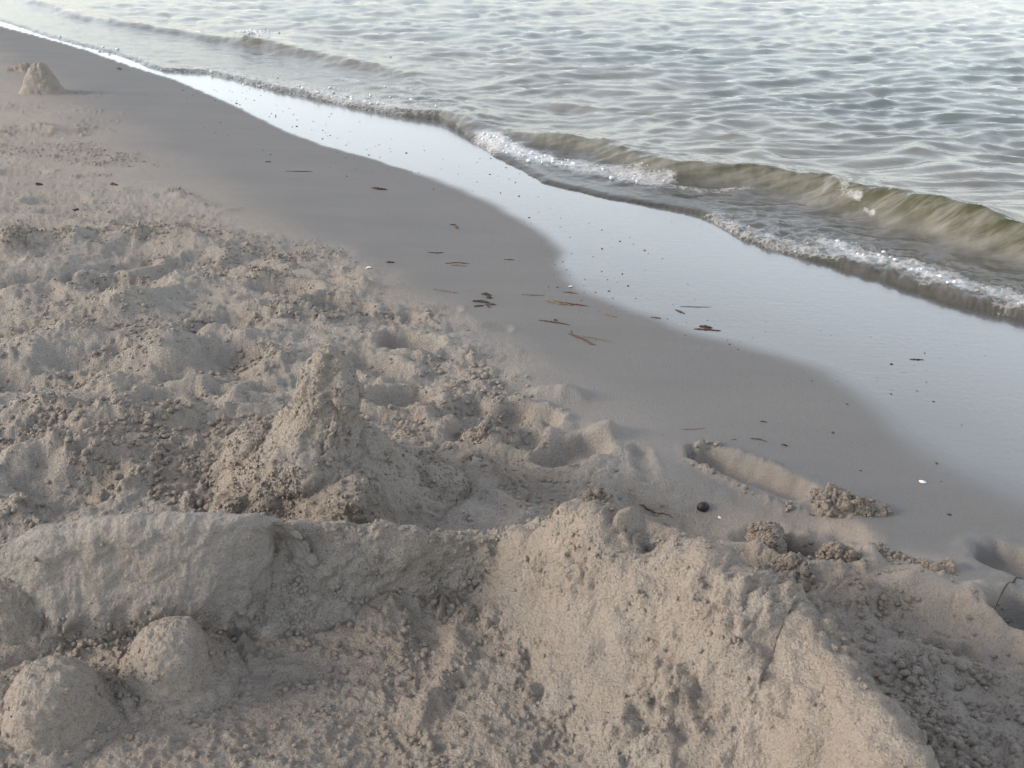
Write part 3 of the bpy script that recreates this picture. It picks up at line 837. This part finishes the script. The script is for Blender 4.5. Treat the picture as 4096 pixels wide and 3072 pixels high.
# walls and heaps swept along a crest line
def swept(name, stations, rows, cols, seed, clod_fn, low, label, cat, pw=(1.0, 1.0), wet=0.0, lobes=(), crumbs=None, fresh=0.5):
    """stations: (front foot px, crest px, crest height above sand, back run in m); front = towards the camera"""
    k = np.linspace(0, 1, len(stations)); u = np.linspace(0, 1, cols)
    fr = np.array([up(*s[0]) for s in stations])
    ch = np.array([s[2] for s in stations])
    cr = np.array([up(*s[1], dz=s[2]) for s in stations])
    d = cr - fr; d /= np.linalg.norm(d, axis=1, keepdims=True) + 1e-9
    bk = cr + np.array([s[4] if len(s) > 4 else d[i] for i, s in enumerate(stations)]) * np.array([s[3] for s in stations])[:, None]
    def sm(a):
        r = np.stack([np.interp(u, k, a[:, j]) for j in range(a.shape[1])], 1)
        w = max(3, cols // (len(stations) * 2) | 1); ker = np.hanning(w + 2)[1:-1]; ker /= ker.sum()
        return np.stack([np.convolve(np.pad(r[:, j], w // 2, mode='edge'), ker, 'valid') for j in range(r.shape[1])], 1)
    fr, cr, bk = sm(fr), sm(cr), sm(bk); ch = sm(ch[:, None])[:, 0]
    v = np.linspace(-1.15, 1.12, rows)
    V = v[:, None]
    a = np.abs(V)
    ar = np.sqrt(a * a + 0.10 ** 2) - 0.10 + 0.005 * a
    fx = np.where(V[..., None] < 0, cr[None] + (fr - cr)[None] * a[..., None], cr[None] + (bk - cr)[None] * a[..., None])
    pf, pb = pw
    # rounded crest, then a straight flank, running out below the sand at the foot
    def flank(a, p):
        b_ = np.clip(a, 0, 1)
        return np.where(a < 1, (1 - b_ ** p) if p > 0 else (1 - b_) ** (-p), -(a - 1) * (0.9 if p > 0 else 0.3))
    hh = np.where(V < 0, flank(ar * 1.1, pf), flank(ar * 1.1, pb)) * ch[None] - 0.04 * sstep(0.97, 1.12, a)
    X, Y = fx[..., 0], fx[..., 1]
    Z = z_base(s_of(X, Y)) + hh
    co = np.stack([X.ravel(), Y.ravel(), Z.ravel()], 1)
    nrm = normals_of(co, rows, cols)
    if nrm[:, 2].mean() < 0: nrm = -nrm
    U = np.repeat(u[None], rows, 0).ravel(); VV = np.repeat(V, cols, 1).ravel()
    ca, la = clod_fn(U, VV, co)
    for (lx, ly, lz, lr, lh) in lobes:
        c = up(lx, ly, lz)
        co = co + nrm * (lh * np.exp(-((co[:, 0] - c[0]) ** 2 + (co[:, 1] - c[1]) ** 2) / (lr * lr)))[:, None]
    co = roughen(co, nrm, ca, la * low, seed)
    o = mesh_obj(name, co, grid_quads(rows, cols), SAND, {"wet": np.full(len(co), wet), "fresh": np.full(len(co), fresh)})
    if crumbs:
        crumbs_on(o, co, nrm, area_of(co, rows, cols), np.maximum(ca - 0.004, 0.0004) * (np.abs(VV) < 1.05), crumbs[0], crumbs[1], crumbs[2], seed + 50, wet, fresh)
    return tag(o, label, cat)

# smoothed block at the left
def c1(U, V, co):
    base = 0.004 + 0.016 * sstep(-0.72, -1.0, V) + 0.010 * sstep(0.2, 0.7, V)
    return base, 0.7
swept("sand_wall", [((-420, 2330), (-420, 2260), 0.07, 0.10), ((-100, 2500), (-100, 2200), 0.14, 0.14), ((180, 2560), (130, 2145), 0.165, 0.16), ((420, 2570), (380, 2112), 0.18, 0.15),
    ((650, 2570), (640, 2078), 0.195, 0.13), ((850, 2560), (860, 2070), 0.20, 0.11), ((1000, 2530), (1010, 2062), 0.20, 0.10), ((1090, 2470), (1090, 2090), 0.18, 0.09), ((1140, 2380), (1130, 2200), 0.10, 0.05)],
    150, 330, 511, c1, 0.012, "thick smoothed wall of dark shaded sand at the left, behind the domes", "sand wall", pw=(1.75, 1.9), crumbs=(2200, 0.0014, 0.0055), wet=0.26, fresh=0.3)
# rough middle stretch
def c2(U, V, co):
    return 0.008 + 0.014 * sstep(-0.35, -0.95, V) + 0.006 * sstep(0.75, 1.0, U), 1.0
swept("sand_wall", [((820, 2480), (880, 2150), 0.11, 0.08), ((1060, 2520), (1080, 2105), 0.145, 0.08), ((1220, 2520), (1220, 2088), 0.15, 0.08), ((1400, 2480), (1400, 2085), 0.15, 0.09), ((1600, 2430), (1600, 2112), 0.135, 0.09), ((1800, 2400), (1800, 2140), 0.115, 0.09),
    ((1960, 2400), (1980, 2160), 0.105, 0.10), ((2100, 2430), (2150, 2130), 0.11, 0.10), ((2220, 2470), (2280, 2110), 0.11, 0.10)],
    140, 340, 541, c2, 0.017, "rough crumbly stretch of sand wall below the tall cone", "sand wall", pw=(-1.2, 1.5), crumbs=(2600, 0.0014, 0.006), fresh=0.25)
# big heap at the right, running out of the picture at the bottom
def c3(U, V, co):
    smooth = sstep(-0.15, 0.15, n3(co * 6.0, 77))
    crest = np.exp(-(V / 0.14) ** 2) * sstep(0.75, 0.55, U)
    return (0.004 + 0.014 * (1 - smooth) * sstep(-0.05, -0.25, V) + 0.012 * sstep(-0.6, -1.0, V) + 0.010 * crest + 0.006 * np.exp(-(V / 0.2) ** 2) + 0.008 * sstep(0.0, 0.1, np.abs(V)) * (V > 0)), 1.0 + 0.7 * crest + 0.4 * sstep(0.5, 0.8, U)
R1 = np.array([0.75, 0.66]); R2 = np.array([0.95, 0.3]); R3 = np.array([1.0, 0.05])
RA = [np.array([math.cos(t_), math.sin(t_)]) for t_ in np.linspace(0.85, 0.0, 14)]
HP = [((1760, 2440), (1820, 2290), 0.006), ((1900, 2480), (1970, 2200), 0.07), ((2020, 2580), (2120, 2150), 0.12), ((2080, 2720), (2290, 2088), 0.165), ((2140, 2860), (2450, 2135), 0.170), ((2230, 3000), (2640, 2200), 0.175),
      ((2340, 3150), (2820, 2285), 0.180), ((2500, 3300), (3020, 2370), 0.185), ((2780, 3400), (3200, 2450), 0.175), ((2950, 3560), (3310, 2580), 0.180), ((3120, 3750), (3420, 2730), 0.185),
      ((3300, 3950), (3580, 2900), 0.185), ((3480, 4150), (3740, 3080), 0.175), ((3600, 4300), (3860, 3400), 0.10)]
swept("sand_heap", [(f_, c_, h_, 0.10 + 0.006 * i_, RA[i_]) for i_, (f_, c_, h_) in enumerate(HP)],
    190, 440, 571, c3, 0.020, "big pale heap of packed sand at the bottom right, sloping down to the edge", "sand heap", pw=(-1.35, -1.15), crumbs=(2200, 0.0012, 0.0044), fresh=0.7,
    lobes=[(2390, 2420, 0.07, 0.07, 0.032), (2760, 2460, 0.10, 0.085, 0.034), (2570, 2360, 0.10, 0.035, -0.030), (2300, 2130, 0.14, 0.03, 0.018), (3080, 2640, 0.11, 0.10, 0.026), (2930, 2480, 0.12, 0.035, -0.022), (2600, 2720, 0.04, 0.05, -0.022), (2500, 2600, 0.05, 0.06, 0.016)])

# small far cone and lumps on the back beach
fc_ = up(175, 368)
far_cone = heap_polar("sand_cone", fc_[0], fc_[1], [0.0, 0.03, 0.05, 0.07, 0.09, 0.115, 0.16], [0.18, 0.17, 0.145, 0.10, 0.055, 0.02, -0.03],
    lambda T, h: 1 + 0.1 * np.cos(2 * T) + 0.08 * np.cos(3 * T + 1), 60, 80, 0.010, 0.010, 601)
tag(far_cone, "small lone cone of sand far up the beach at the upper left", "sand cone")

def clump(name, px, py, rx, h, seed, label, cat="sand clump", group=None, rows=70, cols=100, wet=0.0, clod=0.022):
    c = up(px, py)
    o = heap_polar(name, c[0], c[1], [0.0, 0.35 * rx, 0.6 * rx, 0.8 * rx, 1.0 * rx, 1.25 * rx], [h, h * 0.92, h * 0.7, h * 0.4, 0.004, -0.02],
        lambda T, hh: 1 + 0.18 * np.cos(2 * T + seed) + 0.12 * np.cos(3 * T + seed * 1.7), rows, cols, clod, 0.25 * h, seed, wet=wet, crumbs=(380, 0.0016, 0.005) if py > 1000 else None, fresh=0.85)
    return tag(o, label, cat, group)
clump("sand_clump", 3340, 2015, 0.044, 0.024, 611, "crumbly lump of pushed up sand at the heel end of the crisp footprint", wet=0.0)
clump("sand_clump", 3475, 2032, 0.034, 0.013, 617, "low crumbly lump just right of the larger one by the footprint")
clump("sand_clump", 3075, 2140, 0.030, 0.016, 631, "broken crust of sand lying on the left rim of the dark hole", clod=0.02)
clump("sand_clump", 3365, 2245, 0.034, 0.020, 637, "crumbly lump of sand on the right rim of the dark hole", clod=0.02)
clump("sand_clump", 3190, 2300, 0.050, 0.016, 641, "flat spread of crumbs in front of the dark hole", clod=0.02)
clump("sand_clump", 3560, 2245, 0.042, 0.016, 643, "low row of crumbs running right from the dark hole", clod=0.02)
clump("sand_clump", 3730, 2300, 0.030, 0.014, 647, "small end lump of the crumb row right of the dark hole", clod=0.02)
clump("sand_clump", 2365, 2050, 0.034, 0.026, 653, "blocky clod of sand behind the heap's pointed left end", clod=0.03)
clump("sand_clump", 1960, 1745, 0.050, 0.024, 659, "crumbly ridge of sand to the right of the tall cone", clod=0.03)
clump("sand_clump", 92, 285, 0.07, 0.05, 623, "dark lump of sand left of the small far cone", rows=40, cols=60)

# ------------------------------------------------------------------ loose crumbs of sand
rr = np.random.default_rng(17)
ga = area_of(np.stack([gx, gy, np.zeros_like(gx)], 1), nr, nc)
gw = np.maximum(ground_cl - 0.002, 0) * ga * (gy > 0.9) * (gy < 5.2) * (np.abs(gx) < 0.62 * (gy + 0.5)) / np.maximum(gy + 0.3, 0.5)
gw = gw * (0.1 + sstep(-0.05, 0.3, n2(gx * 12, gy * 12, 201)) + 0.6 * sstep(0.0, 0.3, n2(gx * 28, gy * 28, 202)))
pick = rr.choice(len(gx), 15000, p=gw / gw.sum())
cp = np.stack([gx[pick], gy[pick]], 1) + rr.normal(0, 0.002, (len(pick), 2))
crr = (0.0014 + 0.0062 * rr.random(len(pick)) ** 2.8) * np.clip(0.55 + ground_cl[pick] / 0.02, 0.5, 1.25)
cz = sand_height(cp[:, 0], cp[:, 1])
cr_o = blobs("sand_crumbs", np.column_stack([cp, cz + crr * 0.1]), crr, SAND, 0.8, 9, {"wet": np.zeros(len(cp)), "fresh": fresh[pick]})
tag(cr_o, "loose crumbs of sand scattered over the broken ground", "sand crumbs", None, "stuff")

# ------------------------------------------------------------------ seaweed, sticks, shells, pebble
def ground_pt(px, py):
    p = up(px, py)
    for _ in range(3):
        z = float(sand_height(np.array([p[0]]), np.array([p[1]]))[0]); p = upz(px, py, z)
    return p, z

def strand(name, px, mat, width, label, cat="seaweed", group="wrack on the damp sand", seed=0, thick=0.4, lift=0.0):
    """flattened, slightly twisted weed or stick lying along pixel polyline px on the sand"""
    r = np.random.default_rng(seed)
    pts = np.array([ground_pt(*p)[0] for p in px]); k = np.linspace(0, 1, len(pts))
    n = max(8, 6 * len(pts)); u = np.linspace(0, 1, n)
    P = np.stack([np.interp(u, k, pts[:, j]) for j in (0, 1)], 1)
    L = np.hypot(*(pts[1:] - pts[:-1]).T).sum()
    P += 0.02 * L * np.stack([n2(u * 4 + seed, u * 0 + 0.3, seed), n2(u * 4 + seed, u * 0 + 7.3, seed)], 1)
    z = sand_height(P[:, 0], P[:, 1])
    w = width * (0.35 + 0.65 * np.sin(np.clip(u * 1.05, 0, 1) * math.pi) ** 0.6) * (0.75 + 0.5 * r.random(n))
    hgt = w * thick
    T = np.gradient(P, axis=0); T /= np.linalg.norm(T, axis=1, keepdims=True) + 1e-9; Nn = np.stack([-T[:, 1], T[:, 0]], 1)
    m = 6; ang = np.linspace(0, 2 * math.pi, m, endpoint=False)
    tw = n2(u * 3, u * 0 + seed, seed + 5) * 0.9
    co = []
    for i in range(n):
        for a in ang:
            ox = math.cos(a) * w[i] / 2; oz = math.sin(a) * hgt[i] / 2
            c_, s_ = math.cos(tw[i]), math.sin(tw[i])
            x2, z2 = ox * c_ - oz * s_, ox * s_ + oz * c_
            co.append((P[i, 0] + Nn[i, 0] * x2, P[i, 1] + Nn[i, 1] * x2, z[i] + hgt[i] * 0.35 + z2 + lift * math.sin(u[i] * math.pi)))
    q = []
    for i in range(n - 1):
        for j in range(m):
            q.append((i * m + j, i * m + (j + 1) % m, (i + 1) * m + (j + 1) % m, (i + 1) * m + j))
    tr = [(0, j + 1, j) for j in range(1, m - 1)] + [((n - 1) * m, (n - 1) * m + j, (n - 1) * m + j + 1) for j in range(1, m - 1)]
    o = mesh_obj(name, co, np.array(q), mat, tris=np.array(tr))
    return tag(o, label, cat, group)

W = [
    ([(2185, 1200), (2225, 1207), (2265, 1212)], WEED, 0.007, "brown weed blade just above the thick rust coloured weed mat at the film's edge"),
    ([(2180, 1200), (2235, 1215), (2290, 1222)], WEED_TAN, 0.010, "tan upper ribbon of the weed mat beside the water film's edge"),
    ([(2190, 1204), (2240, 1212), (2275, 1216), (2310, 1219), (2352, 1226)], WEED, 0.011, "long rust brown ribbon of the weed mat beside the water film's edge"),
    ([(1890, 1205), (1925, 1208), (1960, 1213)], WEED_DARK, 0.012, "dark weed blade left in the tangle left of the rust coloured mat"),
    ([(1895, 1226), (1935, 1224)], WEED_DARK, 0.009, "lowest short dark blade of the weed tangle"),
    ([(1925, 1176), (1965, 1182)], WEED_DARK, 0.012, "dark brown blade on top of the weed tangle"),
    ([(1945, 1190), (1968, 1194)], WEED_DARK, 0.012, "small dark knot of weed in the tangle's middle"),
    ([(1940, 1215), (1960, 1232)], WEED_DARK, 0.007, "short dark stalk sticking down from the weed tangle"),
    ([(1955, 1217), (1985, 1220)], WEED, 0.011, "reddish brown piece at the right of the weed tangle"),
    ([(1728, 1156), (1790, 1166), (1835, 1172)], WEED_TAN, 0.005, "thin pale brown stalk left of the weed tangle"),
    ([(2085, 1178), (2130, 1181), (2178, 1183)], WEED_TAN, 0.005, "thin brown stalk between the weed tangle and the rust mat"),
    ([(2250, 1168), (2280, 1171), (2311, 1174)], WEED, 0.007, "single brown blade nearest the bay of the water film"),
    ([(2153, 1281), (2200, 1287), (2240, 1293), (2277, 1301)], WEED_DARK, 0.006, "dark twig with a raised knot below the rust coloured mat"),
    ([(2216, 1279), (2228, 1285)], WEED_DARK, 0.008, "small dark bud on the twig below the rust mat"),
    ([(2272, 1335), (2300, 1345), (2340, 1362), (2365, 1376), (2382, 1381)], WEED, 0.009, "curved brown weed frond lowest of the wrack line"),
    ([(2290, 1340), (2340, 1347), (2400, 1357), (2450, 1371)], WEED_TAN, 0.004, "thin straight reed beside the lowest weed frond"),
    ([(2284, 1322), (2288, 1336)], WEED, 0.005, "short reddish stub at the tip of the lowest weed frond"),
    ([(2409, 1254), (2440, 1262), (2465, 1270)], WEED_TAN, 0.007, "small tan and brown twig right of the rust mat"),
    ([(2602, 1268), (2645, 1274)], WEED, 0.007, "short brown blade at the film's edge right of the tan twig"),
    ([(2775, 1316), (2830, 1318), (2885, 1324)], WEED, 0.011, "reddish brown weed ribbon on the water film's lower edge"),
    ([(2797, 1305), (2850, 1312)], WEED_DARK, 0.010, "black weed scrap lying over the ribbon at the film's lower edge"),
    ([(2700, 1238), (2740, 1256)], WEED_DARK, 0.006, "dark twig lying in the water film's shallows"),
    ([(2720, 1226), (2785, 1228), (2850, 1228)], WEED_DARK, 0.003, "hair thin dark stalk lying on the water film"),
    ([(1485, 752), (1510, 757), (1550, 760)], WEED_DARK, 0.016, "dark weed scrap alone on the upper damp sand"),
    ([(1140, 684), (1200, 686), (1250, 687)], WEED, 0.010, "faint reddish stalk on the far damp sand"),
    ([(1821, 903), (1828, 916)], WEED, 0.012, "tiny upright red brown scrap on the upper damp sand"),
    ([(1710, 1009), (1745, 1013), (1775, 1011)], WEED_DARK, 0.006, "thin dark twig left of the water film's bay"),
    ([(1800, 899), (1825, 900)], WEED_DARK, 0.007, "short dark splinter beside the tiny upright scrap"),
    ([(1780, 1055), (1830, 1050), (1880, 1056)], WEED, 0.008, "frayed reddish brown weed strip above the tangle"),
    ([(1800, 1060), (1870, 1065)], WEED_TAN, 0.005, "pale reed lying under the frayed weed strip"),
    ([(1545, 1049), (1578, 1051)], WEED_DARK, 0.010, "short black splinter right of the white shell"),
    ([(2015, 1038), (2060, 1040)], WEED_DARK, 0.005, "thin dark splinter on the damp sand left of the film's bay"),
    ([(3000, 1755), (3035, 1756), (3070, 1768)], WEED, 0.006, "reddish brown weed blade above the crisp footprint"),
    ([(3125, 1778), (3150, 1785)], WEED_DARK, 0.006, "small black curl of weed right above the crisp footprint"),
    ([(2925, 1758), (2945, 1758)], WEED_TAN, 0.004, "tiny tan splinter at the left above the crisp footprint"),
    ([(3038, 1685), (3070, 1689)], WEED_DARK, 0.004, "small dark splinter on the damp sand towards the water film"),
    ([(2720, 1717), (2770, 1717), (2820, 1714)], WEED_TAN, 0.003, "hair thin pale stalk left above the crisp footprint"),
    ([(3327, 1728), (3335, 1735)], WEED_DARK, 0.005, "tiny dark speck of weed right of the small splinter"),
    ([(3235, 2070), (3260, 2072)], WEED_DARK, 0.003, "short black splinter below the crumbly lump by the footprint"),
    ([(2560, 2018), (2620, 2040), (2690, 2072)], WEED, 0.006, "brown straight stick along the lip left of the dark pebble"),
    ([(1880, 1827), (1884, 1845)], WEED_DARK, 0.005, "tiny dark twig standing by the crumb trail right of the cone"),
    ([(3990, 2395), (4040, 2402), (4076, 2412)], WEED_DARK, 0.003, "thin black twig by the print at the right edge"),
    ([(142, 737), (170, 741)], WEED_DARK, 0.020, "dark chip lying alone on the smooth back beach at the left edge"),
    ([(440, 736), (470, 740)], WEED_DARK, 0.016, "small dark splinter on the back beach below the rough patch"),
    ([(420, 892), (450, 900)], WEED_DARK, 0.016, "black curled scrap just above the trampled sand at the left"),
    ([(290, 843), (318, 847)], WEED_DARK, 0.013, "brown chip on smooth sand left of the black curled scrap"),
    ([(1060, 648), (1085, 648)], WEED_DARK, 0.008, "thin dark stalk in the middle of the far damp sand"),
    ([(468, 274), (486, 279)], WEED_DARK, 0.022, "dark fleck on damp sand near the far water's edge"),
    ([(3637, 1437), (3695, 1440)], WEED_DARK, 0.005, "dark stalk afloat on the bluish water film at the right"),
]
NAME = {WEED: "seaweed_strand", WEED_DARK: "weed_scrap", WEED_TAN: "reed_stalk"}
CAT = {WEED: "seaweed", WEED_DARK: "weed scrap", WEED_TAN: "reed"}
for i, (px, m, w, lab) in enumerate(W):
    w = w * 0.95
    strand(NAME[m], px, m, w, lab, CAT[m], "wrack left on the damp sand", seed=i + 1, thick=0.35 if m is WEED else 0.6)

def pebble(name, px, py, r, mat, seed, label, cat, squash=0.7, group=None, sink=0.3):
    p, z = ground_pt(px, py)
    n, m = 14, 20
    th = np.linspace(0, math.pi, n); ph = np.linspace(0, 2 * math.pi, m, endpoint=False)
    T, Pp = np.meshgrid(th, ph, indexing='ij')
    co = np.stack([np.sin(T) * np.cos(Pp), np.sin(T) * np.sin(Pp), np.cos(T)], -1).reshape(-1, 3)
    co = co * (1 + 0.14 * n3(co * 1.3 + seed, seed))[:, None] * np.array([1.0, 0.85, squash]) * r
    co += np.array([p[0], p[1], z + r * squash * (1 - 2 * sink) ])
    i = np.arange(n * m).reshape(n, m); j = np.roll(i, -1, 1)
    o = mesh_obj(name, co, np.stack([i[:-1].ravel(), i[1:].ravel(), j[1:].ravel(), j[:-1].ravel()], 1), mat)
    return tag(o, label, cat, group)
pebble("pebble", 2811, 2040, 0.0125, PEBBLE, 5, "round black pebble in the smooth dish behind the right heap", "pebble", 0.85, sink=0.15)

def shell(px, py, r, label, seed, turn):
    p, z = ground_pt(px, py)
    n, m = 8, 21; co = []
    for a in range(n):
        t = a / (n - 1)
        for b in range(m):
            ph = -1.25 + 2.5 * b / (m - 1); rib = 1 + 0.05 * math.cos(b * math.pi)
            rad = r * t * (0.9 + 0.15 * math.cos(ph)) * rib
            x, y = rad * math.sin(ph), rad * math.cos(ph) - r * 0.5
            co.append((x, y, r * 0.42 * math.sin(min(1, t * 1.02) * math.pi) ** 0.7 * math.cos(ph * 0.8) + 0.001))
    co = np.array(co); c_, s_ = math.cos(turn), math.sin(turn)
    co = np.stack([co[:, 0] * c_ - co[:, 1] * s_ + p[0], co[:, 0] * s_ + co[:, 1] * c_ + p[1], co[:, 2] + z], 1)
    o = mesh_obj("shell", co, grid_quads(n, m), SHELL)
    sm_ = o.modifiers.new("thickness", 'SOLIDIFY'); sm_.thickness = r * 0.08
    return tag(o, label, "shell", "broken shells on the sand")
shell(1475, 1073, 0.013, "small white shell on the smooth sand left of the wrack", 3, 0.6)
shell(2878, 2072, 0.006, "tiny white shell chip beside the black pebble", 4, 1.9)
shell(3690, 1930, 0.009, "pale shell half sunk in damp sand right of the crisp footprint", 5, 2.6)
shell(2283, 1148, 0.009, "white shell chip in the bay of the water film", 6, 0.2)

# scattered specks: bits of weed and bubbles on the film and the damp sand
rr = np.random.default_rng(29); sp, sr = [], []
for _ in range(230):
    l = rr.uniform(0.6, 7.0); f = film_s(l); s = f + rr.normal(0.12, 0.22)
    if s < 1.5 or s > swash_s(l) - 0.03: continue
    sp.append((s * SX - l * SY, s * SY + l * SX)); sr.append(0.0010 + 0.003 * rr.random() ** 3 + 0.0004 * l)
sp = np.array(sp); sr = np.array(sr)
sz = sand_height(sp[:, 0], sp[:, 1])
o = blobs("weed_specks", np.column_stack([sp, sz + sr * 0.1]), sr, WEED_DARK, 0.5, 31)
tag(o, "fine dark specks of weed strewn over the wet film and damp sand", "weed specks", None, "stuff")
